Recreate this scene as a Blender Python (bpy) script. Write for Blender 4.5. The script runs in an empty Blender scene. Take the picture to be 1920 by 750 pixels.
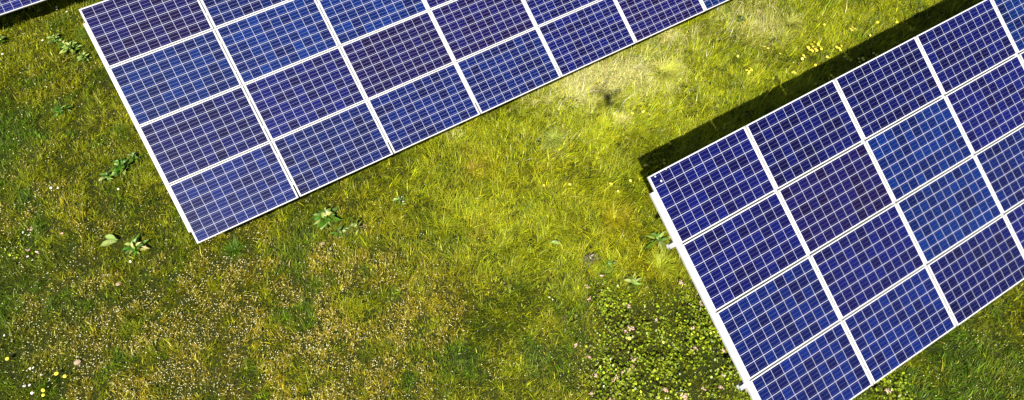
import bpy, math, random
import numpy as np
from mathutils import Vector, Matrix

sc = bpy.context.scene
C = sc.collection
R = math.radians
random.seed(7)

# ------------------------------------------------------------------ camera
# world: X runs along the panel rows, Y is uphill on the panel slope, Z is up, ground at 0
W2C = np.array([[0.8583313828996456, -0.5129134439448325, 0.01367611605073038],
                [-0.4337311542523073, -0.7395488348971194, -0.5147278957209084],
                [0.27412501337992323, 0.43587534895078006, -0.8572445142527846]])
CAM = np.array([1.59107, -10.16143, 10.04094])
F = 1277.5
cd = bpy.data.cameras.new('camera')
cam = bpy.data.objects.new('camera', cd)
C.objects.link(cam)
M = Matrix((W2C[0], -W2C[1], -W2C[2])).transposed().to_4x4()
M.translation = Vector(CAM)
cam.matrix_world = M
cd.sensor_width = 36
cd.lens = F / 1920 * 36
cd.clip_end = 2000
sc.camera = cam

# ------------------------------------------------------------------ light
SUN = Vector((-0.449, -0.462, 0.765)).normalized()
world = bpy.data.worlds.new('World')
sc.world = world
world.use_nodes = True
wn = world.node_tree
bg = wn.nodes['Background']
sky = wn.nodes.new('ShaderNodeTexSky')
sky.sky_type = 'NISHITA'
sky.sun_disc = False
sky.sun_elevation = math.asin(SUN.z)
sky.sun_rotation = math.atan2(SUN.x, SUN.y) % (2 * math.pi)
wn.links.new(sky.outputs[0], bg.inputs[0])
bg.inputs[1].default_value = 0.05
sl = bpy.data.lights.new('sun', 'SUN')
sl.energy = 5.0
sl.angle = R(0.53)
sl.color = (1.0, 0.94, 0.82)
so = bpy.data.objects.new('sun', sl)
C.objects.link(so)
so.location = (0, 0, 30)
so.rotation_euler = SUN.to_track_quat('Z', 'Y').to_euler()
sc.view_settings.view_transform = 'Standard'
sc.view_settings.look = 'None'
sc.view_settings.gamma = 1
sc.view_settings.use_curve_mapping = False
sc.view_settings.exposure = 0.95
sc.cycles.max_bounces = 6
sc.cycles.transparent_max_bounces = 4


# ------------------------------------------------------------------ helpers
def at(px, py, z=0.0):
    """the point of the place at height z that the photograph shows at (px, py)"""
    v = W2C.T @ np.array([(px - 960) / F, (py - 375) / F, 1.0])
    p = CAM + v * (z - CAM[2]) / v[2]
    return float(p[0]), float(p[1])


def tag(o, label=None, cat=None, group=None, kind=None):
    for k, v in (('label', label), ('category', cat), ('group', group), ('kind', kind)):
        if v:
            o[k] = v
    return o


def link(name, me, mat, parent=None):
    o = bpy.data.objects.new(name, me)
    C.objects.link(o)
    if mat is not None:
        for m in (mat if isinstance(mat, (list, tuple)) else (mat,)):
            me.materials.append(m)
    if parent is not None:
        o.parent = parent
    return o


class MB:
    def __init__(s):
        s.v, s.f, s.m = [], [], []

    def box(s, c, size, rot=None, mi=0):
        hx, hy, hz = (k / 2 for k in size)
        b = len(s.v)
        for z in (-hz, hz):
            for y in (-hy, hy):
                for x in (-hx, hx):
                    p = Vector((x, y, z))
                    if rot is not None:
                        p = rot @ p
                    s.v.append(tuple(p + Vector(c)))
        for f in ((0, 2, 3, 1), (4, 5, 7, 6), (0, 1, 5, 4), (2, 6, 7, 3), (0, 4, 6, 2), (1, 3, 7, 5)):
            s.f.append(tuple(b + k for k in f))
            s.m.append(mi)
        return s

    def cyl(s, p0, p1, r0, r1=None, n=10, mi=0):
        r1 = r0 if r1 is None else r1
        p0, p1 = Vector(p0), Vector(p1)
        q = (p1 - p0).to_track_quat('Z', 'Y')
        b = len(s.v)
        for p, r in ((p0, r0), (p1, r1)):
            for k in range(n):
                a = 2 * math.pi * k / n
                s.v.append(tuple(p + q @ Vector((r * math.cos(a), r * math.sin(a), 0))))
        for k in range(n):
            j = (k + 1) % n
            s.f.append((b + k, b + j, b + n + j, b + n + k))
            s.m.append(mi)
        s.f.append(tuple(b + k for k in range(n))[::-1])
        s.f.append(tuple(b + n + k for k in range(n)))
        s.m += [mi, mi]
        return s

    def mesh(s, name):
        me = bpy.data.meshes.new(name)
        me.from_pydata(s.v, [], s.f)
        me.update()
        me.polygons.foreach_set('material_index', s.m)
        return me

    def build(s, name, mat, parent=None):
        return link(name, s.mesh(name), mat, parent)


def np_mesh(name, verts, loops, starts, totals, cols=None):
    """a mesh from plain arrays; cols is one linear colour per vertex"""
    me = bpy.data.meshes.new(name)
    me.vertices.add(len(verts))
    me.vertices.foreach_set('co', np.ascontiguousarray(verts, np.float32).ravel())
    me.loops.add(len(loops))
    me.loops.foreach_set('vertex_index', np.ascontiguousarray(loops, np.int32))
    me.polygons.add(len(starts))
    me.polygons.foreach_set('loop_start', np.ascontiguousarray(starts, np.int32))
    try:
        me.polygons.foreach_set('loop_total', np.ascontiguousarray(totals, np.int32))
    except Exception:
        pass
    if cols is not None:
        a = me.attributes.new('tint', 'FLOAT_COLOR', 'POINT')
        c4 = np.ones((len(verts), 4), np.float32)
        c4[:, :3] = cols
        a.data.foreach_set('color', c4.ravel())
    me.update(calc_edges=True)
    return me


def vnoise(x, y, scale, seed):
    rs = np.random.RandomState(seed)
    G = rs.rand(128, 128)
    x = np.asarray(x) / scale + 1000.37
    y = np.asarray(y) / scale + 1000.71
    xi, yi = np.floor(x).astype(int), np.floor(y).astype(int)
    fx, fy = x - xi, y - yi
    fx, fy = fx * fx * (3 - 2 * fx), fy * fy * (3 - 2 * fy)
    g = lambda i, j: G[i % 128, j % 128]
    return ((g(xi, yi) * (1 - fx) + g(xi + 1, yi) * fx) * (1 - fy)
            + (g(xi, yi + 1) * (1 - fx) + g(xi + 1, yi + 1) * fx) * fy)


def fbm(x, y, scale, seed, n=3):
    t, a, w = 0, 1.0, 0
    for k in range(n):
        t = t + a * vnoise(x, y, scale / 2 ** k, seed + k)
        w += a
        a *= .55
    return t / w


class Nodes:
    """short hand for material node trees"""
    def __init__(s, name):
        s.mat = bpy.data.materials.new(name)
        s.mat.use_nodes = True
        s.t = s.mat.node_tree
        s.bsdf = s.t.nodes['Principled BSDF']
        s.out = s.t.nodes['Material Output']

    def n(s, typ, **kw):
        x = s.t.nodes.new(typ)
        for k, v in kw.items():
            setattr(x, k, v)
        return x

    def put(s, sock, v):
        if isinstance(v, bpy.types.NodeSocket):
            s.t.links.new(v, sock)
        else:
            sock.default_value = v

    def math(s, op, a, b=0.0, c=None):
        x = s.n('ShaderNodeMath', operation=op)
        s.put(x.inputs[0], a)
        s.put(x.inputs[1], b)
        if c is not None:
            s.put(x.inputs[2], c)
        return x.outputs[0]

    def mix(s, f, a, b, mode='MIX'):
        x = s.n('ShaderNodeMix', data_type='RGBA', blend_type=mode)
        s.put(x.inputs[0], f)
        s.put(x.inputs[6], a)
        s.put(x.inputs[7], b)
        return x.outputs[2]

    def noise(s, scale, vec=None, detail=3.0, rough=.5):
        x = s.n('ShaderNodeTexNoise')
        x.inputs['Scale'].default_value = scale
        x.inputs['Detail'].default_value = detail
        x.inputs['Roughness'].default_value = rough
        if vec is not None:
            s.t.links.new(vec, x.inputs['Vector'])
        return x.outputs[0]

    def ramp(s, f, stops):
        x = s.n('ShaderNodeValToRGB')
        e = x.color_ramp.elements
        while len(e) < len(stops):
            e.new(.5)
        for k, (p, c) in enumerate(stops):
            e[k].position = p
            e[k].color = (*c, 1)
        s.t.links.new(f, x.inputs[0])
        return x.outputs[0]


def plain(name, col, rough=.5, metal=0.0, spec=.5):
    m = Nodes(name)
    co = m.n('ShaderNodeTexCoord').outputs['Object']
    nz = m.noise(9, co)
    lo = tuple(c * .86 for c in col)
    hi = tuple(min(1, c * 1.08) for c in col)
    m.put(m.bsdf.inputs['Base Color'], m.ramp(nz, [(.3, lo), (.7, hi)]))
    m.bsdf.inputs['Roughness'].default_value = rough
    m.bsdf.inputs['Metallic'].default_value = metal
    m.bsdf.inputs['Specular IOR Level'].default_value = spec
    return m.mat


def leaf_material(name, trans=.32, gloss=.05, rough=.45):
    m = Nodes(name)
    a = m.n('ShaderNodeAttribute', attribute_name='tint').outputs['Color']
    d = m.n('ShaderNodeBsdfDiffuse')
    t = m.n('ShaderNodeBsdfTranslucent')
    g = m.n('ShaderNodeBsdfGlossy')
    m.put(d.inputs['Color'], a)
    warm = m.mix(1.0, a, (1.15, 1.1, .55, 1), 'MULTIPLY')
    m.put(t.inputs['Color'], warm)
    g.inputs['Color'].default_value = (1, 1, 1, 1)
    g.inputs['Roughness'].default_value = rough
    x = m.n('ShaderNodeMixShader')
    x.inputs[0].default_value = trans
    m.put(x.inputs[1], d.outputs[0])
    m.put(x.inputs[2], t.outputs[0])
    y = m.n('ShaderNodeMixShader')
    y.inputs[0].default_value = gloss
    m.put(y.inputs[1], x.outputs[0])
    m.put(y.inputs[2], g.outputs[0])
    m.put(m.out.inputs['Surface'], y.outputs[0])
    return m.mat


# ------------------------------------------------------------------ materials
GRASS = leaf_material('grass_blades', .32, .010, .45)
LEAF = leaf_material('weed_leaves', .25, .03, .4)
WHITE = plain('coated_aluminium', (.52, .52, .53), .45, 0.0)
STEEL = plain('galvanised_steel', (.50, .52, .54), .45, .6)
DARK = plain('dark_bolt', (.06, .06, .065), .5, .3)

CW, CH = .1606, .1602        # pitch of the cells along the row and up the slope


def glass_material():
    m = Nodes('solar_cells')
    tc = m.n('ShaderNodeTexCoord').outputs['Object']
    sep = m.n('ShaderNodeSeparateXYZ')
    m.put(sep.inputs[0], tc)
    cx = m.math('DIVIDE', m.math('ADD', sep.outputs[0], 5 * CW), CW)
    cy = m.math('DIVIDE', m.math('ADD', sep.outputs[1], 3 * CH), CH)
    fx, fy = m.math('FRACT', cx), m.math('FRACT', cy)
    ix, iy = m.math('FLOOR', cx), m.math('FLOOR', cy)
    dx = m.math('ABSOLUTE', m.math('SUBTRACT', fx, .5))
    dy = m.math('ABSOLUTE', m.math('SUBTRACT', fy, .5))
    gx = m.math('GREATER_THAN', dx, .5 - .0138)
    gy = m.math('GREATER_THAN', dy, .5 - .0190)
    ox = m.math('GREATER_THAN', m.math('ABSOLUTE', sep.outputs[0]), 5 * CW)
    oy = m.math('GREATER_THAN', m.math('ABSOLUTE', sep.outputs[1]), 3 * CH)
    gap = m.math('MAXIMUM', gx, gy)
    rim = m.math('MAXIMUM', ox, oy)
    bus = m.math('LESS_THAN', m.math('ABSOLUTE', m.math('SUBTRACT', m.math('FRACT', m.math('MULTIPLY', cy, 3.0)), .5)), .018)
    oi = m.n('ShaderNodeObjectInfo')
    comb = m.n('ShaderNodeCombineXYZ')
    m.put(comb.inputs[0], ix)
    m.put(comb.inputs[1], iy)
    m.put(comb.inputs[2], m.math('MULTIPLY', oi.outputs['Random'], 97.0))
    wn_ = m.n('ShaderNodeTexWhiteNoise', noise_dimensions='3D')
    m.put(wn_.inputs['Vector'], comb.outputs[0])
    r1 = wn_.outputs['Value']
    # the crystals of one cell, shifted from panel to panel
    sh = m.n('ShaderNodeVectorMath', operation='ADD')
    m.put(sh.inputs[0], tc)
    m.put(sh.inputs[1], comb.outputs[0])
    vor = m.n('ShaderNodeTexVoronoi')
    vor.inputs['Scale'].default_value = 70
    m.put(vor.inputs['Vector'], sh.outputs[0])
    vs = m.n('ShaderNodeSeparateColor')
    m.put(vs.inputs[0], vor.outputs['Color'])
    # soft drift of tone over several panels' cells
    drift = m.noise(2.2, sh.outputs[0], 1.0)
    base = m.mix(r1, (.85, .45, .62, 1), (.9, 1.8, 1.5, 1))
    col = m.mix(1.0, oi.outputs['Color'], base, 'MULTIPLY')
    cr = m.math('ADD', .72, m.math('MULTIPLY', vs.outputs[0], .56))
    col = m.mix(1.0, col, m.n_rgb(cr), 'MULTIPLY')
    col = m.mix(m.math('MULTIPLY', bus, oi.outputs['Alpha']), col, (.30, .36, .72, 1))  # busbars; alpha blends in their painted glint
    col = m.mix(gap, col, (.44, .45, .55, 1))
    col = m.mix(rim, col, (.52, .52, .55, 1))
    m.put(m.bsdf.inputs['Base Color'], col)
    m.bsdf.inputs['Roughness'].default_value = .42
    m.bsdf.inputs['Specular IOR Level'].default_value = .12
    m.bsdf.inputs['Coat Weight'].default_value = .25
    m.bsdf.inputs['Coat IOR'].default_value = 1.38
    m.put(m.bsdf.inputs['Coat Roughness'], m.math('ADD', .05, m.math('MULTIPLY', drift, .10)))
    return m.mat


def _n_rgb(s, f):
    x = s.n('ShaderNodeCombineColor')
    for k in range(3):
        s.put(x.inputs[k], f)
    return x.outputs[0]


Nodes.n_rgb = _n_rgb
CELLS = glass_material()

# ------------------------------------------------------------------ ground
# patches of growth: (px, py, radius m, stretch along the camera's right, weight)
def field(x, y, blobs):
    t = np.zeros_like(x)
    rx, ry = W2C[0, 0], W2C[0, 1]
    n = math.hypot(rx, ry)
    rx, ry = rx / n, ry / n
    for (px, py, rad, st, w) in blobs:
        cx, cy = at(px, py)
        u = (x - cx) * rx + (y - cy) * ry
        v = -(x - cx) * ry + (y - cy) * rx
        t += w * np.exp(-((u / (rad * st)) ** 2 + (v / rad) ** 2))
    return t


DRY = [(300, 560, .9, 1.6, .8), (560, 480, .8, 1.4, .7), (560, 650, 1.3, 1.6, .9), (250, 700, 1.0, 1.5, .9), (20, 570, .5, .8, .7),
       (60, 380, .8, 1.2, .5), (480, 720, .9, 1.6, .7), (680, 560, .9, 1.3, .7), (740, 640, .8, 1.2, .45), (290, 380, .4, .6, .5),
       (880, 310, .3, .8, .6), (110, 150, .5, 1.2, .35), (200, 440, .6, .8, .5), (430, 560, .6, 1.0, .6), (900, 430, .35, .7, .45),
       (870, 600, .5, .7, .35), (1110, 700, .6, 1, .35), (1055, 620, .4, 1, .25), (650, 700, .6, 1, .5)]
PALE = [(1100, 160, .50, 1.5, 1.2), (1180, 135, .42, 1.4, 1.1), (1262, 78, .32, 1.6, .9), (1010, 195, .2, 1.6, .5), (1380, 30, .5, 1.3, .5),
        (1420, 60, .5, 1.2, .45), (1245, 150, .5, 1.0, .6), (1450, 40, .4, 1, .5), (1162, 228, .12, 1, 1.3), (850, 258, .12, 1, .6),
        (1035, 265, .3, 1, .3), (1070, 180, .25, 1.3, .6)]
YELLOW = [(1150, 430, .45, 1.1, .6), (1170, 400, .35, 1, .3), (1215, 500, .35, 1, .8), (900, 320, .5, 1.2, .4), (730, 430, .3, 1, .7),
          (640, 395, .4, 2, .5), (1230, 370, .3, .6, .6), (80, 440, .4, 1.6, .4), (150, 130, .5, 1.5, .4), (220, 250, .7, 1.0, .35),
          (1010, 330, .6, 1.6, .35), (1700, 680, .5, 1.2, .35), (880, 560, .5, .8, .4), (20, 580, .4, 1, .6), (1890, 600, .5, 1, .4)]
LUSH_AND_VIGNETTE = [(110, 570, .8, 1.3, .9), (30, 480, .5, 1.0, .9), (90, 700, .8, 1.2, .8), (330, 470, .4, 1.4, .5), (240, 320, .5, 1, .6), (40, 280, .6, 1, .5),
        (760, 470, .5, 1.4, .4), (1010, 560, .8, 1.8, .22), (1000, 720, .9, 1.8, .25), (-30, 330, .8, .8, .8), (-20, 600, .8, .8, .6), (560, 560, .4, 1, .4), (140, 110, .5, 1, .5),  # blobs beyond the left border paint lens vignetting into the grass colour
        (1320, 640, .6, 1, .7), (1850, 720, .8, 1.4, .7), (1780, 650, .5, 1.4, .5), (640, 450, .35, 1.2, .6), (590, 610, .3, 1, .4),
        (1600, 740, .6, 1, .6), (1380, 90, .4, 1, .2), (160, 210, .4, 1, .4), (830, 680, .5, 1, .5)]
CLOVER = [(1245, 620, .70, 1.0, 1.0), (1200, 700, .65, 1.3, .9), (1330, 700, .5, 1, .8), (1150, 590, .35, 1.0, .7), (1300, 600, .35, 1.1, .7),
          (1660, 725, .33, 1.3, .9), (1120, 540, .25, 1.1, .45), (1400, 745, .3, 1, .5), (50, 465, .38, 1, .5)]
# general drift from the bright strip between the rows to the mossy lower left
LIME = [(1250, 200, 3.6, 1.7, 1.0), (950, 330, 2.0, 1.2, .45), (1400, 40, 2.5, 1.5, .3), (1000, 460, 1.3, 1.2, .4)]

gn = Nodes('grass_soil')
gco = gn.n('ShaderNodeTexCoord').outputs['Object']
g1 = gn.ramp(gn.noise(1.1, gco, 6.0, .6), [(.3, (.012, .022, .003)), (.5, (.026, .034, .006)), (.72, (.045, .040, .010))])
g2 = gn.ramp(gn.noise(38, gco, 5.0, .7), [(.3, (.35, .35, .35)), (.75, (1.5, 1.5, 1.4))])
gn.put(gn.bsdf.inputs['Base Color'], gn.mix(1.0, g1, g2, 'MULTIPLY'))
gn.bsdf.inputs['Roughness'].default_value = .95
gn.bsdf.inputs['Specular IOR Level'].default_value = .1
gb = gn.n('ShaderNodeBump')
gb.inputs['Strength'].default_value = .6
gb.inputs['Distance'].default_value = .03
gn.put(gb.inputs['Height'], gn.noise(30, gco, 5.0))
gn.put(gn.bsdf.inputs['Normal'], gb.outputs[0])


def height(x, y):
    x, y = np.asarray(x, float), np.asarray(y, float)
    d = np.hypot(x - 6, y + 4)
    return (fbm(x, y, 1.3, 50, 3) - .5) * .10 * np.clip(1.5 - d / 30, 0, 1)


# one sheet: fine where the camera looks, coarse out to the horizon
ax = np.concatenate([np.linspace(-400, -12, 12)[:-1], np.linspace(-12, 26, 191), np.linspace(26, 420, 12)[1:]])
ay = np.concatenate([np.linspace(-400, -22, 12)[:-1], np.linspace(-22, 14, 181), np.linspace(14, 420, 12)[1:]])
gx, gy = np.meshgrid(ax, ay)
gv = np.stack([gx.ravel(), gy.ravel(), height(gx.ravel(), gy.ravel())], 1)
nx, ny = len(ax), len(ay)
ii = (np.arange(ny - 1)[:, None] * nx + np.arange(nx - 1)[None, :]).ravel()
quads = np.stack([ii, ii + 1, ii + nx + 1, ii + nx], 1)
ground = link('ground', np_mesh('ground', gv, quads.ravel(), np.arange(len(quads)) * 4, np.full(len(quads), 4)), gn.mat)
tag(ground, kind='structure', label='soil and moss under the meadow grass')

# ------------------------------------------------------------------ solar arrays
TH = R(27.648)
ct, st = math.cos(TH), math.sin(TH)
U, V = 1.680, 1.01196
PW, PH, PD = 1.656, .9915, .035
ZTOP = 2.47839
GLASS_COLS = {'navy': (.0022, .0020, .044), 'blue': (.0008, .0072, .064), 'purple': (.0050, .0016, .037), 'mid': (.0016, .0044, .052),
              'indigo': (.0038, .0025, .037)}

fr = MB()
lip = .011
for sx in (-1, 1):
    fr.box((sx * (PW / 2 - lip / 2), 0, -PD / 2), (lip, PH, PD))
for sy in (-1, 1):
    fr.box((0, sy * (PH / 2 - lip / 2), -PD / 2), (PW - 2 * lip, lip, PD))
fr.box((0, 0, -.012), (PW - 2 * lip, PH - 2 * lip, .004))        # white back sheet under the glass
FRAME_ME = fr.mesh('panel_frame')
FRAME_ME.materials.append(WHITE)
gl = MB()
gl.box((0, 0, -.006), (PW - 2 * lip - .0005, PH - 2 * lip - .0005, .0045))
GLASS_ME = gl.mesh('cell_glass')
GLASS_ME.materials.append(CELLS)
cl = MB()
cl.box((0, 0, .003), (.034, .040, .006), mi=0)
cl.cyl((0, 0, .006), (0, 0, .013), .0095, n=6, mi=1)
CLAMP_ME = cl.mesh('panel_clamp')
CLAMP_ME.materials.append(WHITE)
CLAMP_ME.materials.append(DARK)


def solar_array(origin, rot3, c0, c1, label, colours, extra, left_end, right_end, seed, stub=.03, ribbon_glint=.75, rail_w=.056, tall=1.0075):
    """origin: top left corner of column 0; columns c0..c1-1 of four panels each"""
    rs = random.Random(seed)
    root = bpy.data.objects.new('solar_array', None)
    C.objects.link(root)
    # panel frame: x along the row, y up the slope, z out of the glass
    m4 = rot3.to_4x4()
    m4.translation = Vector(origin)
    root.matrix_world = m4
    root.empty_display_size = .3
    tag(root, label, 'solar array', 'rows of tilted solar panels on the meadow')
    keys = ['navy', 'navy', 'mid', 'mid', 'purple', 'indigo', 'blue']
    for c in range(c0, c1):
        for r in range(4):
            p = bpy.data.objects.new('solar_panel', FRAME_ME)
            C.objects.link(p)
            p.parent = root
            dz = rs.uniform(-.002, .002)
            p.location = ((c + .5) * U, -(r + .5) * V, dz)
            p.scale = (1, tall, 1)
            p.rotation_euler = (rs.gauss(0, .0022), rs.gauss(0, .0022), rs.gauss(0, .0006))
            g = bpy.data.objects.new('cell_glass', GLASS_ME)
            C.objects.link(g)
            g.parent = p
            k = colours.get((c, r)) or rs.choice(keys)
            col = GLASS_COLS[k]
            j = rs.uniform(.85, 1.18)
            g.color = (col[0] * j, col[1] * j, col[2] * j, ribbon_glint)  # alpha: specular glint painted onto the busbars, its strength set per array
            if k == 'blue':
                p['label'] = 'solar panel of brighter blue cells'
            elif k == 'purple':
                p['label'] = 'solar panel of dark purple cells'
    zr = -PD - .003
    # white rails under every seam, showing through the gap between the panels
    for c in range(c0, c1 + 1):
        endl, endr = c == c0 and left_end, c == c1 and right_end
        w = rail_w if (endl or endr) else .060
        x = c * U + (.0 if endl else 0)
        MB().box((x, -2 * V - .0, zr - .025), (w, 3.60, .050)).build('support_rail', WHITE, root)
        for r in range(4):
            for q in (.25, .75):
                if not (c0 < c < c1):
                    continue
                k = bpy.data.objects.new('clamp', CLAMP_ME)
                C.objects.link(k)
                k.parent = root
                k.location = (x, -(r + q) * V, .0025)
    # two purlins along the row and the posts that carry them
    L0, L1 = c0 * U - stub, c1 * U + .13
    zp = zr - .05 - .042
    for v in (.98, 3.10):
        pb = MB()
        pb.box(((L0 + L1) / 2, -v, zp + .038), (L1 - L0, .060, .004))
        pb.box(((L0 + L1) / 2, -v - .028, zp), (L1 - L0, .004, .072))
        pb.box(((L0 + L1) / 2, -v, zp - .038), (L1 - L0, .060, .004))
        pb.build('purlin', STEEL, root)
    inv = m4.inverted()
    up = inv.to_3x3() @ Vector((0, 0, 1))
    x = c0 * U + .9
    while x < c1 * U:
        ends = []
        for v in (.98, 3.10):
            top = Vector((x, -v, zp - .045))
            wz = (m4 @ top).z
            bot = top - up * (wz + .25)
            b = MB()
            mid = (top + bot) / 2
            q = up.to_track_quat('Z', 'X').to_matrix()
            b.box(mid, (.07, .10, (top - bot).length), rot=q)
            b.build('post', STEEL, root)
            ends.append((top, wz))
        a = ends[0][0] - up * (ends[0][1] - .45)
        b_ = ends[1][0] - up * .05
        MB().cyl(a, b_, .022, n=8).build('brace', STEEL, root)
        x += 2 * U
    for f in extra:
        f(root)
    return root


RA = Matrix(((1, 0, 0), (0, ct, -st), (0, st, ct)))
MBm = np.array([[0.9999291117493688, -0.0014896527732088448, 0.011813230325926167],
                [-0.006744230534161969, -0.8885015761765269, 0.4588240016458699],
                [0.00981258531785522, -0.45887114756371683, -0.8884486384158271]])
RB = Matrix([[MBm[i][0], -MBm[i][1], -MBm[i][2]] for i in range(3)])

colsA = {(0, 0): 'purple', (0, 1): 'blue', (0, 2): 'navy', (0, 3): 'mid', (1, 0): 'mid', (1, 1): 'blue', (1, 2): 'navy', (1, 3): 'mid',
         (2, 1): 'blue', (2, 2): 'purple', (2, 3): 'mid', (3, 2): 'purple', (3, 1): 'purple', (3, 3): 'mid', (4, 2): 'navy', (4, 3): 'navy', (5, 3): 'purple',
         (6, 3): 'blue', (2, 0): 'mid'}
colsB = {(0, 0): 'navy', (0, 1): 'navy', (0, 2): 'mid', (0, 3): 'mid', (1, 0): 'navy', (1, 1): 'purple', (1, 2): 'navy', (1, 3): 'mid',
         (2, 0): 'navy', (2, 1): 'blue', (2, 2): 'blue', (2, 3): 'navy', (3, 0): 'navy', (3, 1): 'navy', (3, 2): 'mid', (3, 3): 'navy', (4, 0): 'blue',
         (4, 1): 'navy'}


def droppings(root):
    # three small pale splashes on the corner panel
    b = MB()
    for (x, y, s) in ((.11, -.05, .013), (.16, -.14, .016), (.30, -.03, .010)):
        b.cyl((x, y, .0), (x, y, .0035), s, s * .7, n=9)
    b.build('bird_dropping', WHITE, root)


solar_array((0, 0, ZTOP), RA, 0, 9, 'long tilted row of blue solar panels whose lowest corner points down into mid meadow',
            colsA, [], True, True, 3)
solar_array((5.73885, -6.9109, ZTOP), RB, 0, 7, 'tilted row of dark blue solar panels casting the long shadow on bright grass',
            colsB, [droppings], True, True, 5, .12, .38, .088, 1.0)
solar_array((-1.95, 6.6708, ZTOP), RA, -3, 5, 'solar panel row in the picture corner, only its lower edge showing over deep shade', {}, [], True, True, 9)

# ------------------------------------------------------------------ grass
PAL = {'lime': (.285, .320, .009), 'green': (.195, .215, .004), 'lush': (.060, .125, .004), 'yellow': (.285, .268, .005),
       'straw': (.60, .46, .08), 'brown': (.250, .195, .008), 'pale': (.62, .55, .25)}
PAL = {k: np.array(v) for k, v in PAL.items()}


def blades(x, y, az, L, lean, w, col, z0, curl=0.5, lift=.0):
    """curved tapering blades: five points and two faces each"""
    n = len(x)
    dx, dy = np.cos(az), np.sin(az)
    l1, l2 = lean, np.clip(lean + curl, 0, 1.75)
    h1, r1 = L * .5 * np.cos(l1), L * .5 * np.sin(l1)
    h2, r2 = h1 + L * .5 * np.cos(l2), r1 + L * .5 * np.sin(l2)
    sx, sy = -dy * w * .5, dx * w * .5
    Vt = np.empty((n, 5, 3), np.float32)
    Vt[:, 0] = np.stack([x - sx, y - sy, z0 - .01], 1)
    Vt[:, 1] = np.stack([x + sx, y + sy, z0 - .01], 1)
    Vt[:, 2] = np.stack([x + dx * r1 + sx * .9, y + dy * r1 + sy * .9, z0 + h1], 1)
    Vt[:, 3] = np.stack([x + dx * r1 - sx * .9, y + dy * r1 - sy * .9, z0 + h1], 1)
    Vt[:, 4] = np.stack([x + dx * r2, y + dy * r2, np.maximum(z0 + h2, z0 + .004)], 1)
    b = (np.arange(n) * 5)[:, None]
    loops = np.concatenate([b + np.array([0, 1, 2, 3]), b + np.array([3, 2, 4])], 1).ravel()
    s = (np.arange(n) * 7)[:, None]
    starts = np.concatenate([s, s + 4], 1).ravel()
    totals = np.tile([4, 3], n)
    cols = np.repeat(col[:, None, :], 5, 1).reshape(-1, 3)
    return Vt.reshape(-1, 3), loops, starts, totals, cols


def region(n, rs, m0, m1):
    """points of the ground the camera sees, with a margin of m1 photo widths"""
    pts = [at(-1920 * m1, 750 * (1 + m1 * 1.2)), at(1920 * (1 + m1), 750 * (1 + m1 * 1.2)), at(1920 * (1 + m1), -750 * m1 * .9), at(-1920 * m1, -750 * m1 * .9)]
    P = np.array(pts)
    lo, hi = P.min(0), P.max(0)
    x = rs.uniform(lo[0], hi[0], n)
    y = rs.uniform(lo[1], hi[1], n)
    ins = np.ones(n, bool)
    for k in range(4):
        a, b = P[k], P[(k + 1) % 4]
        ins &= ((b[0] - a[0]) * (y - a[1]) - (b[1] - a[1]) * (x - a[0])) > 0
    if not ins.any():
        ins = np.ones(n, bool)
        for k in range(4):
            a, b = P[k], P[(k + 1) % 4]
            ins &= ((b[0] - a[0]) * (y - a[1]) - (b[1] - a[1]) * (x - a[0])) < 0
    return x[ins], y[ins]


def growth(x, y):
    j = .5
    dry = field(x, y, DRY) * np.clip((fbm(x, y, .32, 11, 4) - .40) * 5.6, .03, 1.2)
    pale = field(x, y, PALE) * (.5 + fbm(x, y, .25, 21))
    yel = field(x, y, YELLOW) * (.6 + .8 * fbm(x, y, .5, 31))
    lush = field(x, y, LUSH_AND_VIGNETTE) * (.5 + fbm(x, y, .35, 41)) + np.clip((fbm(x, y, .42, 43, 4) - .54) * 5, 0, .75) * (1 - .6 * np.clip(field(x, y, LIME), 0, 1))
    lime = np.clip(field(x, y, LIME), 0, 1)
    return dry, pale, yel, lush, lime


def blade_colour(x, y, rs, clump):
    dry, pale, yel, lush, lime = growth(x, y)
    n = len(x)
    col = PAL['green'] + (PAL['lime'] - PAL['green']) * lime[:, None]
    mott = fbm(x, y, .55, 61)
    col = col * (.72 + .56 * mott)[:, None]
    k = np.clip(yel * 1.0, 0, .9)[:, None]
    col = col * (1 - k) + PAL['yellow'] * k
    k = np.clip(lush, 0, .9)[:, None]
    col = col * (1 - k) + PAL['lush'] * k
    k = np.clip(dry * .75, 0, .65)[:, None]
    col = col * (1 - k) + PAL['brown'] * k
    p_straw = np.clip(.03 + dry * .17 + pale * .75, 0, .9)
    s = rs.rand(n) < p_straw
    mixs = rs.uniform(.3, 1, n)[:, None]
    tgt = np.where((pale > dry)[:, None], PAL['pale'], PAL['straw'])
    col = np.where(s[:, None], col * (1 - mixs) + tgt * mixs, col)
    col = col * np.exp(rs.normal(0, .40, n) + clump)[:, None]
    col[:, 0] *= np.exp(rs.normal(0, .10, n))
    return np.clip(col, .004, .7), dry, pale, lush, lime


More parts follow.
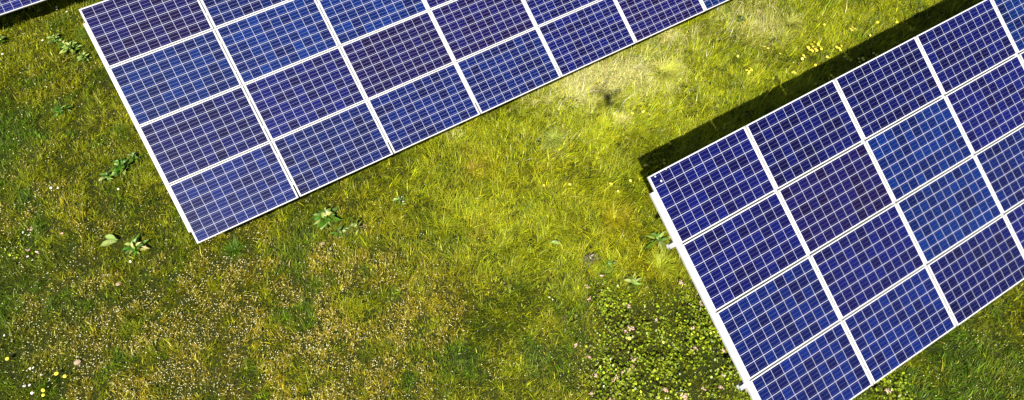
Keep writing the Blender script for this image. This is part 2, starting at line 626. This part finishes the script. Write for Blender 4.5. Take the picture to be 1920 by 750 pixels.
def make_grass():
    rs = np.random.RandomState(4)
    parts = []
    # tufts: blades that spread from a common root
    cx, cy = region(88000, rs, 0, .15)
    nb = 11
    caz = (vnoise(cx, cy, .9, 71) * 2 - 1) * 2.4 + rs.normal(0, .9, len(cx))
    csize = np.exp(rs.normal(0, .28, len(cx)))
    ctone = rs.normal(0, .20, len(cx))
    x = np.repeat(cx, nb) + rs.normal(0, .022, len(cx) * nb)
    y = np.repeat(cy, nb) + rs.normal(0, .022, len(cx) * nb)
    az = np.repeat(caz, nb) + rs.normal(0, 1.0, len(x))
    size = np.repeat(csize, nb)
    tone = np.repeat(ctone, nb)
    # loose blades between them
    lx, ly = region(960000, rs, 0, .15)
    laz = (vnoise(lx, ly, .7, 73) * 2 - 1) * 3.2 + rs.normal(0, .8, len(lx))
    x, y = np.concatenate([x, lx]), np.concatenate([y, ly])
    az = np.concatenate([az, laz])
    size = np.concatenate([size, np.exp(rs.normal(0, .2, len(lx)))])
    tone = np.concatenate([tone, rs.normal(0, .08, len(lx))])
    # thin, coarser turf outside the picture
    fx, fy = region(620000, rs, 0, .55)
    out = field(fx, fy, [(960, 375, 6.0, 1.7, 1.0)]) < .45
    fx, fy = fx[out], fy[out]
    x, y = np.concatenate([x, fx]), np.concatenate([y, fy])
    az = np.concatenate([az, rs.uniform(0, 6.28, len(fx))])
    far = np.concatenate([np.zeros(len(x) - len(fx), bool), np.ones(len(fx), bool)])
    size = np.concatenate([size, np.full(len(fx), 1.3)])
    tone = np.concatenate([tone, np.zeros(len(fx))])
    n = len(x)
    col, dry, pale, lush, lime = blade_colour(x, y, rs, tone)
    hgt = .55 + .9 * fbm(x, y, .4, 81)
    L = (.085 + .035 * lime + .05 * np.clip(pale, 0, 1) - .02 * np.clip(dry, 0, 1)) * size * hgt * np.exp(rs.normal(0, .22, n))
    lean = np.clip(rs.normal(.75, .30, n) + .2 * np.clip(pale, 0, 1), .1, 1.35)
    curl = rs.uniform(.2, .75, n)
    bold = rs.rand(n) < .09
    w = np.where(bold, rs.uniform(.008, .013, n), rs.uniform(.0038, .0072, n)) * np.where(far, 1.6, 1.0)
    col = np.clip(col * np.where(bold, 1.25, .95)[:, None], 0, .75)
    L *= np.where(bold, .95, .88)
    cov = np.clip(field(x, y, CLOVER) * 1.4 - .3, 0, 1)
    L *= 1 - .6 * cov
    col *= (1 - .45 * cov)[:, None]
    z0 = height(x, y)
    L *= .62 + .8 * np.clip((fbm(x, y, .17, 83, 2) - .38) * 5, 0, 1) + .22 * lime
    v, l, s, t, c = blades(x, y, az, L, lean, w, col, z0, curl)
    o = link('grass', np_mesh('grass', v, l, s, t, c), GRASS)
    tag(o, kind='stuff', label='long mixed meadow grass, lime green to brown')
    # seed heads: tiny pale specks held just above the dry turf
    sx_, sy_ = region(260000, rs, 0, .04)
    d = growth(sx_, sy_)
    keep = rs.rand(len(sx_)) < np.clip(d[0] * .55 + .035 + .02 * d[3], 0, .8) * (1 - .85 * d[4])
    sx_, sy_ = sx_[keep], sy_[keep]
    n = len(sx_)
    z = height(sx_, sy_) + rs.uniform(.05, .11, n)
    r = rs.uniform(.0045, .0115, n)
    a = rs.uniform(0, 6.28, n)
    Vt = np.empty((n, 6, 3), np.float32)
    for k in range(4):
        Vt[:, k] = np.stack([sx_ + r * np.cos(a + k * math.pi / 2), sy_ + r * np.sin(a + k * math.pi / 2) * .7, z], 1)
    Vt[:, 4] = np.stack([sx_, sy_, z + r * .8], 1)
    Vt[:, 5] = np.stack([sx_, sy_, z - r * 1.6], 1)
    tri = np.array([[0, 1, 4], [1, 2, 4], [2, 3, 4], [3, 0, 4], [1, 0, 5], [2, 1, 5], [3, 2, 5], [0, 3, 5]]).ravel()
    loops = ((np.arange(n) * 6)[:, None] + tri).ravel()
    base = np.array([.98, .88, .48])
    cc = base * np.exp(rs.normal(-.1, .3, n))[:, None]
    cc = np.clip(cc, 0, .85)
    o = link('seed_heads', np_mesh('seed_heads', Vt.reshape(-1, 3), loops, np.arange(n * 8) * 3, np.full(n * 8, 3), np.repeat(cc, 6, 0)), LEAF)
    tag(o, kind='stuff', label='tiny pale seed heads dotted over the dry turf')


make_grass()


def leaf_mesh(name, leaves, mats=None):
    """broad leaves: dict rows of base, azimuth, length, width, rise, droop, twist, colour"""
    Vs, Ls, Cs = [], [], []
    b = 0
    S, prof = 6, [.18, .62, .95, 1.0, .82, .45, .03]
    for lf in leaves:
        (bx, by, bz), az, L, w, e0, e1, tw, col = lf
        d = Vector((math.cos(az), math.sin(az), 0))
        side = Vector((-math.sin(az), math.cos(az), 0))
        p = Vector((bx, by, bz))
        for k in range(S + 1):
            t = k / S
            e = e0 + (e1 - e0) * t
            if k:
                p = p + (d * math.cos(e) + Vector((0, 0, math.sin(e)))) * (L / S)
            hw = w * .5 * prof[k] * random.uniform(.92, 1.08)
            nrm = (Vector((0, 0, math.cos(e))) - d * math.sin(e))
            s2 = side * math.cos(tw * t) + nrm * math.sin(tw * t)
            fold = nrm * hw * .38
            for q, c in ((-1, 1.0), (0, 1.35), (1, .92)):
                Vs.append(p + s2 * hw * q + (fold if q else Vector((0, 0, 0))))
                Cs.append([min(.8, col[i] * c) for i in range(3)])
        for k in range(S):
            for q in (0, 1):
                a = b + k * 3 + q
                Ls += [a, a + 1, a + 4, a + 3]
        b += (S + 1) * 3
    n = len(Ls) // 4
    me = np_mesh(name, np.array([tuple(v) for v in Vs]), np.array(Ls), np.arange(n) * 4, np.full(n, 4), np.array(Cs))
    me.polygons.foreach_set('use_smooth', [True] * n)
    return me


def thing_at(name, px, py, me, mat, label, cat, group=None, dz=0.0):
    x, y = at(px, py)
    o = link(name, me, mat)
    o.location = (x, y, float(height(np.array([x]), np.array([y]))[0]) + dz)
    return tag(o, label, cat, group)


def weed(px, py, n, L, w, label, cat='weed', name='broad_leaf_weed', base=(.065, .13, .008), pale=.25, rise=(.5, 1.1), droop=(-.5, .2), seed=1, az=None):
    random.seed(seed)
    lv = []
    n = int(n * 1.7) if n > 8 else n
    w *= 1.3
    L *= .95
    rise = (rise[0] + .15, rise[1] + .25)
    for k in range(n):
        a = k * 2.399 + random.uniform(-.3, .3)
        if az:
            a = az[0] + random.uniform(-az[1], az[1])
        t = k / n
        l = L * (1 - .5 * t) * random.uniform(.7, 1.15)
        c = [v * random.uniform(.75, 1.35) for v in base]
        if random.random() < pale:
            c = [.30 * random.uniform(.8, 1.1), .37 * random.uniform(.8, 1.1), .09]
        q = .05 * random.random() if n > 8 else .015
        lv.append(((q * math.cos(a * 3), q * math.sin(a * 3), .02 + .10 * t), a, l, w * random.uniform(.75, 1.15) * (l / L) ** .5,
                   rise[0] + (rise[1] - rise[0]) * t, random.uniform(*droop), random.uniform(-.7, .7), c))
    return thing_at(name, px, py, leaf_mesh(name, lv), LEAF, label, cat)


weed(612, 415, 26, .30, .075, 'large leafy dock weed with pale curled leaves below the panel row edge', seed=2, pale=.35)
weed(137, 95, 34, .24, .065, 'bushy broad leaved weed beside the top left corner of the panel row', seed=3, pale=.4)
weed(128, 90, 16, .20, .05, 'smaller bright weed tangled in the bushy weed near the panel corner', seed=13, pale=.2)
weed(232, 318, 28, .24, .07, 'dark leafy weed close to the left end of the panel row', seed=4, pale=.15, base=(.05, .115, .006))
weed(258, 470, 15, .27, .055, 'sprawling weed with long narrow leaves and a daisy under it', seed=5, pale=.45)
weed(222, 455, 3, .26, .085, 'short weed with one big whitish leaf pointing up left', seed=23, pale=1.0, base=(.3, .36, .2), az=(2.6, .4), rise=(.3, .5))
weed(120, 212, 24, .19, .045, 'low narrow leaved weed in the grass left of the panels', seed=6, pale=.12, base=(.05, .115, .006))
weed(3, 82, 14, .20, .05, 'bright green weed cut by the picture edge under the deep shade', seed=7, pale=.3)
weed(1232, 455, 11, .30, .042, 'flattened long leaved weed at the white left end of the near array', seed=8, pale=.3, rise=(.15, .5), base=(.09, .14, .012))
weed(1185, 535, 9, .24, .05, 'pointed dock weed above the pink flowered patch', seed=9, pale=.3, rise=(.3, .8))
weed(750, 382, 16, .16, .035, 'small dark weed next to a white daisy in mid meadow', seed=10, pale=.15, base=(.05, .10, .008))
weed(672, 432, 15, .20, .028, 'thin leaved brownish weed right of the large dock weed', seed=11, pale=.35, base=(.12, .12, .02))
weed(1105, 490, 34, .17, .04, 'withered grey weed lying flat in the grass', seed=12, pale=.0, base=(.10, .095, .045), rise=(.1, .5), droop=(-.6, .4))
weed(1050, 462, 6, .28, .03, 'pale fallen weed stalk pointing towards the withered weed', seed=14, pale=.5, rise=(.05, .3), base=(.17, .17, .05), az=(2.2, .35))
weed(1270, 28, 9, .15, .03, 'tiny weed in pale grass by the lower panel edge', seed=15, pale=.4)
weed(1388, 42, 14, .16, .04, 'dark little weed in the bright grass right of the long row', seed=16, pale=.1, base=(.05, .09, .02))
weed(160, 112, 15, .16, .05, 'leafy weed squeezed between the bushy weed and the panel end', seed=31, pale=.4)
weed(108, 78, 14, .17, .04, 'small weed at the upper left of the bushy weed', seed=32, pale=.25)
weed(206, 335, 12, .18, .045, 'low weed attached to the left side of the dark leafy weed', seed=33, pale=.3)
weed(255, 300, 11, .16, .05, 'leafy weed between the dark leafy weed and the panel frame', seed=34, pale=.2)
weed(640, 440, 12, .18, .04, 'narrow leaved weed just right of and below the large dock weed', seed=35, pale=.35)
weed(1140, 500, 12, .16, .03, 'spiky dark weed right of the withered weed', seed=36, pale=.2)
weed(1085, 320 - 52, 5, .12, .02, 'spiky sprout beside the middle grass tussock', seed=17)


def tussock(px, py, n, L, label, col, seed, az0=None, spread=3.14, w=.007):
    rs = np.random.RandomState(seed)
    az = rs.uniform(-math.pi, math.pi, n) if az0 is None else az0 + rs.normal(0, spread, n)
    c = np.array(col) * (1.35, 1.3, .6) * np.exp(rs.normal(0, .3, n))[:, None]
    Lr = L * rs.uniform(.45, 1.1, n)
    v, l, s, t, cc = blades(rs.normal(0, .035, n), rs.normal(0, .035, n), az, Lr, rs.uniform(.45, 1.25, n), rs.uniform(.9, 1.6, n) * w,
                            np.clip(c, 0, .75), np.zeros(n), rs.uniform(.3, .8, n))
    return thing_at('grass_tussock', px, py, np_mesh('grass_tussock', v, l, s, t, cc), GRASS, label, 'grass tussock', 'coarse grass tussocks in the meadow')


# picture down in the world is about azimuth 240 deg, picture right about 329 deg
tussock(1240, 142, 520, .50, 'large pale tussock of long arching blades right of the drone shadow', (.34, .37, .13), 1, R(292), 1.25, .008)
tussock(1036, 266, 260, .30, 'spiky grey green tussock in open grass below the long row', (.20, .26, .08), 2)
tussock(1232, 505, 460, .36, 'tall lime tussock leaning right near the end of the near array', (.22, .26, .03), 3, R(20), .9)
tussock(1478, 48, 380, .36, 'broad pale tussock at the top above the dandelion clump', (.26, .28, .11), 4, R(300), 1.6)
tussock(1150, 415, 300, .28, 'yellowish tussock in the golden patch of grass', (.26, .25, .02), 5)
tussock(1165, 225, 240, .17, 'small pinkish white tussock just below the drone shadow', (.62, .50, .36), 6)
tussock(170, 70, 260, .32, 'long bladed tussock behind the bushy weed at the panel corner', (.10, .16, .03), 7, R(120), 1.1)
tussock(890, 318, 200, .20, 'small reddish brown tussock with dry blades', (.30, .22, .08), 8)
tussock(440, 470, 240, .26, 'deep green tussock under the lowest corner of the long row', (.06, .12, .015), 9)
tussock(1135, 515, 200, .22, 'short tussock between the withered weed and the pink flowers', (.12, .17, .03), 10)


# low leafy cover with pink flowers
def ground_cover():
    rs = np.random.RandomState(9)
    x, y = region(620000, rs, 0, .03)
    k = field(x, y, CLOVER)
    keep = rs.rand(len(x)) < np.clip((k - .25) * 1.6, 0, 1) * (.30 + 1.2 * (fbm(x, y, .26, 93, 4) > .46))
    x, y, k = x[keep], y[keep], k[keep]
    n = len(x)
    hump = fbm(x, y, .30, 91)
    z = height(x, y) + .01 + .34 * np.clip((hump - .3) * 1.7, 0, 1) * np.clip(k, 0, 1) * rs.uniform(.5, 1, n)
    az = rs.uniform(0, 6.28, n)
    L = rs.uniform(.012, .046, n)
    w = L * rs.uniform(.6, .85, n)
    tilt = rs.normal(0, .5, n)
    dx, dy = np.cos(az), np.sin(az)
    Vt = np.empty((n, 6, 3), np.float32)
    for q, (a, b) in enumerate(((0, 0), (.35, .5), (.75, .42), (1, 0), (.75, -.42), (.35, -.5))):
        Vt[:, q] = np.stack([x + dx * a * L - dy * b * w, y + dy * a * L + dx * b * w, z + np.sin(tilt) * L * a + abs(b) * .2 * w], 1)
    loops = ((np.arange(n) * 6)[:, None] + np.arange(6)).ravel()
    col = np.array([.145, .235, .008]) * np.exp(rs.normal(0, .5, n))[:, None]
    col[:, 0] *= 1 + rs.uniform(0, .5, n)
    # flower whorls on top of the humps
    fx, fy = region(15000, rs, 0, .03)
    kf = field(fx, fy, CLOVER)
    kf = rs.rand(len(fx)) < np.clip(kf, 0, 1) * .42 * (fbm(fx, fy, .4, 95) > .47)
    fx, fy = fx[kf], fy[kf]
    P, Q = [], []
    vs = [Vt.reshape(-1, 3)]
    ls = [loops]
    cs = [np.repeat(col, 6, 0)]
    off = n * 6
    m = len(fx) * 9
    px_ = np.repeat(fx, 9) + rs.normal(0, .016, m)
    py_ = np.repeat(fy, 9) + rs.normal(0, .016, m)
    pz = np.repeat(height(fx, fy) + .15 + .09 * rs.rand(len(fx)), 9) + rs.uniform(-.01, .02, m)
    r = rs.uniform(.006, .0125, m)
    a = rs.uniform(0, 6.28, m)
    Vf = np.empty((m, 6, 3), np.float32)
    for q in range(6):
        Vf[:, q] = np.stack([px_ + r * np.cos(a + q * 1.047), py_ + r * np.sin(a + q * 1.047), pz + r * .5 * (q % 2)], 1)
    fc = np.array([.68, .42, .36]) * np.exp(rs.normal(0, .25, m))[:, None]
    vs.append(Vf.reshape(-1, 3))
    ls.append(((np.arange(m) * 6)[:, None] + np.arange(6)).ravel() + off)
    cs.append(np.repeat(np.clip(fc, 0, .8), 6, 0))
    tot = n + m
    o = link('ground_cover', np_mesh('ground_cover', np.concatenate(vs), np.concatenate(ls), np.arange(tot) * 6, np.full(tot, 6), np.concatenate(cs)), LEAF)
    tag(o, kind='stuff', label='low leafy dead nettle with dusty pink flowers')


ground_cover()


# ------------------------------------------------------------------ flowers
YEL = plain('dandelion_petals', (.86, .72, .06), .6)
YEL_DULL = plain('pale_dandelion_petals', (.80, .72, .13), .6)
WPET = plain('daisy_petals', (.78, .76, .72), .6)
DCEN = plain('daisy_centre', (.42, .36, .16), .7)
STEM = plain('flower_stem', (.09, .14, .03), .6)


def bloom_mesh(kind):
    b = MB()
    r = .024
    if kind == 'yellow':
        for ring, (rr, zz, nn) in enumerate(((.024, .000, 16), (.017, .006, 12), (.009, .010, 8))):
            for k in range(nn):
                a = 2 * math.pi * (k + .5 * ring) / nn
                c, s = math.cos(a), math.sin(a)
                i = len(b.v)
                wv = rr * .26
                b.v += [(c * rr * .2, s * rr * .2, zz + .002), (c * rr * .8 - s * wv, s * rr * .8 + c * wv, zz + .003),
                        (c * rr, s * rr, zz + .001), (c * rr * .8 + s * wv, s * rr * .8 - c * wv, zz + .003)]
                b.f.append((i, i + 3, i + 2, i + 1))
                b.m.append(0)
        b.cyl((0, 0, -.008), (0, 0, .004), .008, .010, n=8, mi=1)
    else:
        for k in range(13):
            a = 2 * math.pi * k / 13
            c, s = math.cos(a), math.sin(a)
            i = len(b.v)
            wv = r * .22
            b.v += [(c * .006, s * .006, .002), (c * r * .75 - s * wv, s * r * .75 + c * wv, .003),
                    (c * r, s * r, .000), (c * r * .75 + s * wv, s * r * .75 - c * wv, .003)]
            b.f.append((i, i + 3, i + 2, i + 1))
            b.m.append(0)
        b.cyl((0, 0, -.003), (0, 0, .006), .010, .007, n=10, mi=1)
    return b.mesh(kind)


BY, BD, BW = bloom_mesh('yellow'), bloom_mesh('yellow'), bloom_mesh('daisy')
for m_ in (YEL, STEM):
    BY.materials.append(m_)
for m_ in (YEL_DULL, STEM):
    BD.materials.append(m_)
for m_ in (WPET, DCEN):
    BW.materials.append(m_)
FL = random.Random(31)


def flower_plant(name, spots, me, label, cat, group, size=1.0):
    """spots: where the blooms stand; one root with a stem and a bloom for each"""
    zf = .10
    cx = sum(p[0] for p in spots) / len(spots)
    cy = sum(p[1] for p in spots) / len(spots)
    x0, y0 = at(cx, cy, zf)
    z0 = float(height(np.array([x0]), np.array([y0]))[0])
    root = bpy.data.objects.new(name, None)
    C.objects.link(root)
    root.location = (x0, y0, z0)
    root.empty_display_size = .05
    tag(root, label, cat, group)
    for (px, py) in spots:
        x, y = at(px, py, zf)
        h = zf + FL.uniform(-.012, .015)
        MB().cyl(((x - x0) * .3, (y - y0) * .3, -.02), (x - x0, y - y0, h - .002), .0022, .0018, n=5).build('stem', STEM, root)
        o = bpy.data.objects.new('flower_head', me)
        C.objects.link(o)
        o.parent = root
        o.location = (x - x0, y - y0, h)
        o.rotation_euler = (FL.gauss(-.15, .25), FL.gauss(0, .25), FL.uniform(0, 6.28))
        k = size * FL.uniform(.82, 1.12)
        o.scale = (k, k, k)
    return root


D = 'dandelions flowering in the grass'
dand = [
    ([(1515, 87), (1522, 82), (1534, 82), (1524, 88), (1518, 93), (1529, 91), (1538, 87), (1540, 92), (1530, 96), (1524, 95), (1516, 90), (1527, 78), (1535, 84), (1532, 94), (1521, 93)],
     'biggest clump of yellow dandelions in the bright grass'),
    ([(1574, 90), (1577, 87), (1568, 90), (1576, 94), (1572, 92)], 'dandelion clump touching the edge of the long shadow'),
    ([(1594, 55), (1598, 52), (1602, 55), (1597, 58)], 'ragged dandelion clump near the top above the long shadow'),
    ([(1463, 100)], 'single dandelion left of the biggest clump'),
    ([(1505, 109), (1509, 107), (1507, 103)], 'trio of small dandelions just below the biggest clump'),
    ([(1486, 136), (1491, 137), (1489, 134)], 'dandelion clump at the shadow edge below and left of the biggest clump'),
    ([(1545, 47)], 'single dandelion above the biggest clump'),
    ([(1551, 107)], 'single dandelion at the shadow edge right of the small trio'),
    ([(1529, 122)], 'single dandelion half in the shadow edge below the small trio'),
    ([(1632, 66)], 'tiny dandelion on the shadow edge right of the ragged clump'),
    ([(1646, 41)], 'single dandelion at the top beside the shadow'),
    ([(1682, 41)], 'last dandelion at the very top, on the shadow edge'),
    ([(1583, 108), (1588, 112)], 'pair of dandelions in the middle of the long shadow'),
    ([(1610, 111), (1611, 117), (1617, 110), (1618, 114)], 'dandelion clump in the shadow close above the array edge'),
    ([(1637, 101), (1643, 103)], 'dandelion pair in the shadow touching the array edge'),
    ([(1558, 142), (1554, 148), (1563, 145)], 'dandelion clump in the shadow beside a panel seam'),
    ([(1529, 157)], 'single dandelion in the deep shadow left of the panel seam'),
    ([(1400, 132), (1405, 128), (1405, 134), (1409, 131), (1403, 137)], 'dandelion clump in open grass between tussock and shadow'),
    ([(1384, 104)], 'single dandelion above the open grass clump'),
    ([(1434, 86)], 'single dandelion right of the open grass clump'),
    ([(1441, 89)], 'paler dandelion close to the broad pale tussock'),
    ([(1186, 212)], 'large single dandelion right of the pinkish tussock'),
    ([(1206, 209), (1218, 214), (1219, 197)], 'three loose dandelions below the large pale tussock'),
    ([(1256, 269)], 'single dandelion in the blunt end of the shadow'),
    ([(1245, 300), (1246, 305)], 'two dandelions in the shadow above the array corner'),
    ([(1209, 310), (1213, 309)], 'dull dandelion pair at the tip of the shadow'),
    ([(1020, 348)], 'single small dandelion below the spiky grey green tussock'),
    ([(1068, 347)], 'single small dandelion right of and below the spiky tussock'),
    ([(1145, 347)], 'single dandelion below the pinkish tussock in open grass'),
    ([(1158, 361)], 'lower of two lone dandelions left of the near array corner'),
    ([(1182, 339)], 'pale dandelion left of the near array corner'),
    ([(1654, 697)], 'single yellow flower under the near array lower edge'),
    ([(12, 672)], 'yellow dandelion at the left picture border'),
    ([(105, 700)], 'yellow dandelion right of the daisies'),
    ([(122, 706)], 'yellow dandelion lying nearest the bare soil spot'),
    ([(81, 732), (81, 741)], 'two yellow dandelions one above the other at the bottom'),
    ([(1180, 635)], 'small yellow flower among the pink flowers'),
]
for i, (sp, lab) in enumerate(dand):
    me = BD if i in (3, 4, 7, 12, 13, 14, 18, 20, 21, 22, 24, 25, 26, 27, 28, 29, 30, 31, 36) else BY
    flower_plant('dandelion', sp, me, lab, 'dandelion', D, 1.15)
W = 'white daisies in the mossy turf'
dais = [
    ([(56, 691), (61, 689)], 'topmost daisy of the lower left cluster, a double bloom'), ([(93, 713)], 'daisy of the lower left cluster nearest the yellow flowers'),
    ([(60, 737)], 'lowest daisy of the lower left cluster'), ([(44, 723)], 'faded daisy left of another faded one in the lower left cluster'),
    ([(55, 722)], 'faded daisy right of another faded one in the lower left cluster'), ([(78, 703)], 'half closed pinkish daisy in the lower left cluster'),
    ([(51, 706)], 'greenish closed daisy under the double bloom'),
    ([(54, 441)], 'daisy right of a pinkish one over the dark leafy patch'), ([(42, 435)], 'pinkish daisy over the dark leafy patch'),
    ([(52, 481)], 'round daisy on the dark leafy patch'), ([(61, 488)], 'tiny withered daisy below the round daisy'),
    ([(245, 491)], 'daisy below the sprawling narrow leaved weed'), ([(6, 103)], 'daisy at the left border under the shaded row'),
    ([(156, 69)], 'daisy touching the white end of the long row'), ([(79, 75)], 'small daisy left of the bushy weed'),
    ([(107, 14), (107, 18)], 'daisy clump at the rim of the deep shade'), ([(125, 22)], 'small daisy right of the shade rim clump'),
    ([(95, 352)], 'left one of two daisies in the speckled turf'), ([(108, 352)], 'right one of two daisies in the speckled turf'),
    ([(222, 355)], 'daisy below the dark leafy weed'), ([(756, 378)], 'white daisy on the small dark weed in mid meadow'),
    ([(8, 508 + 121)], 'daisy at the left border above the yellow dandelion'), ([(895, 372)], 'pale daisy alone in the middle of the meadow'),
    ([(1030, 557)], 'pale clover bloom left of the leafy patch'), ([(1036, 562)], 'second pale clover bloom left of the leafy patch, the lower one'),
]
for sp, lab in dais:
    flower_plant('daisy', sp, BW, lab, 'daisy', W, .55 if 'clover' in lab else .8)


# stones and bare clods
STONE = plain('pale_stone', (.36, .26, .18), .9)


def stone(px, py, r, label, seed, mat=STONE):
    rs = random.Random(seed)
    import bmesh
    bm = bmesh.new()
    bmesh.ops.create_icosphere(bm, subdivisions=2, radius=r)
    for v in bm.verts:
        k = rs.uniform(.82, 1.15)
        v.co = Vector((v.co.x * k * 1.25, v.co.y * k, v.co.z * k * .55)) * .75
    me = bpy.data.meshes.new('stone')
    bm.to_mesh(me)
    bm.free()
    return thing_at('stone', px, py, me, mat, label, 'stone', 'pale stones and clods in the turf', .03)


stone(146, 680, .055, 'pinkish stone in bare turf near the lower left daisies', 1)
stone(225, 534, .050, 'flat pinkish stone in the dry turf left of centre', 2)
stone(606, 458, .040, 'pale pink stone under the large dock weed', 3)
stone(1100, 460, .032, 'reddish clod above the withered weed', 4, plain('reddish_soil', (.30, .17, .11), .9))
stone(1070, 442, .028, 'small pale clod left of the reddish one', 5)


# ------------------------------------------------------------------ the drone whose shadow lies on the grass
def drone():
    """hovers between the sun and its own shadow on the meadow"""
    p = Vector(CAM) + SUN * .42 + Vector((0, 0, .02))
    root = bpy.data.objects.new('camera_drone', None)
    C.objects.link(root)
    root.location = p
    root.rotation_euler = (0, 0, R(-30))
    root.empty_display_size = .1
    tag(root, 'grey four rotor camera drone hovering above the meadow', 'drone')
    g = plain('drone_shell', (.55, .56, .58), .4)
    k = plain('drone_rotor', (.04, .04, .045), .4)
    b = MB()
    b.box((0, 0, 0), (.11, .25, .08))
    b.box((0, .03, .050), (.08, .16, .03))
    b.build('body', g, root)
    MB().cyl((0, .12, -.065), (0, .165, -.065), .024, n=12).build('camera_gimbal', k, root)
    for sx in (-1, 1):
        for sy in (-1, 1):
            e = Vector((sx * .20, sy * .18, .02))
            MB().cyl((sx * .04, sy * .07, 0), e, .020, .016, n=8).build('arm', g, root)
            MB().cyl(e - Vector((0, 0, .012)), e + Vector((0, 0, .022)), .034, n=12).build('motor', k, root)
            r_ = MB()
            a = FL.uniform(0, 3.14)
            q = Matrix.Rotation(a, 3, 'Z')
            r_.box(e + Vector((0, 0, .026)), (.26, .030, .003), rot=q)
            r_.build('rotor', k, root)


drone()
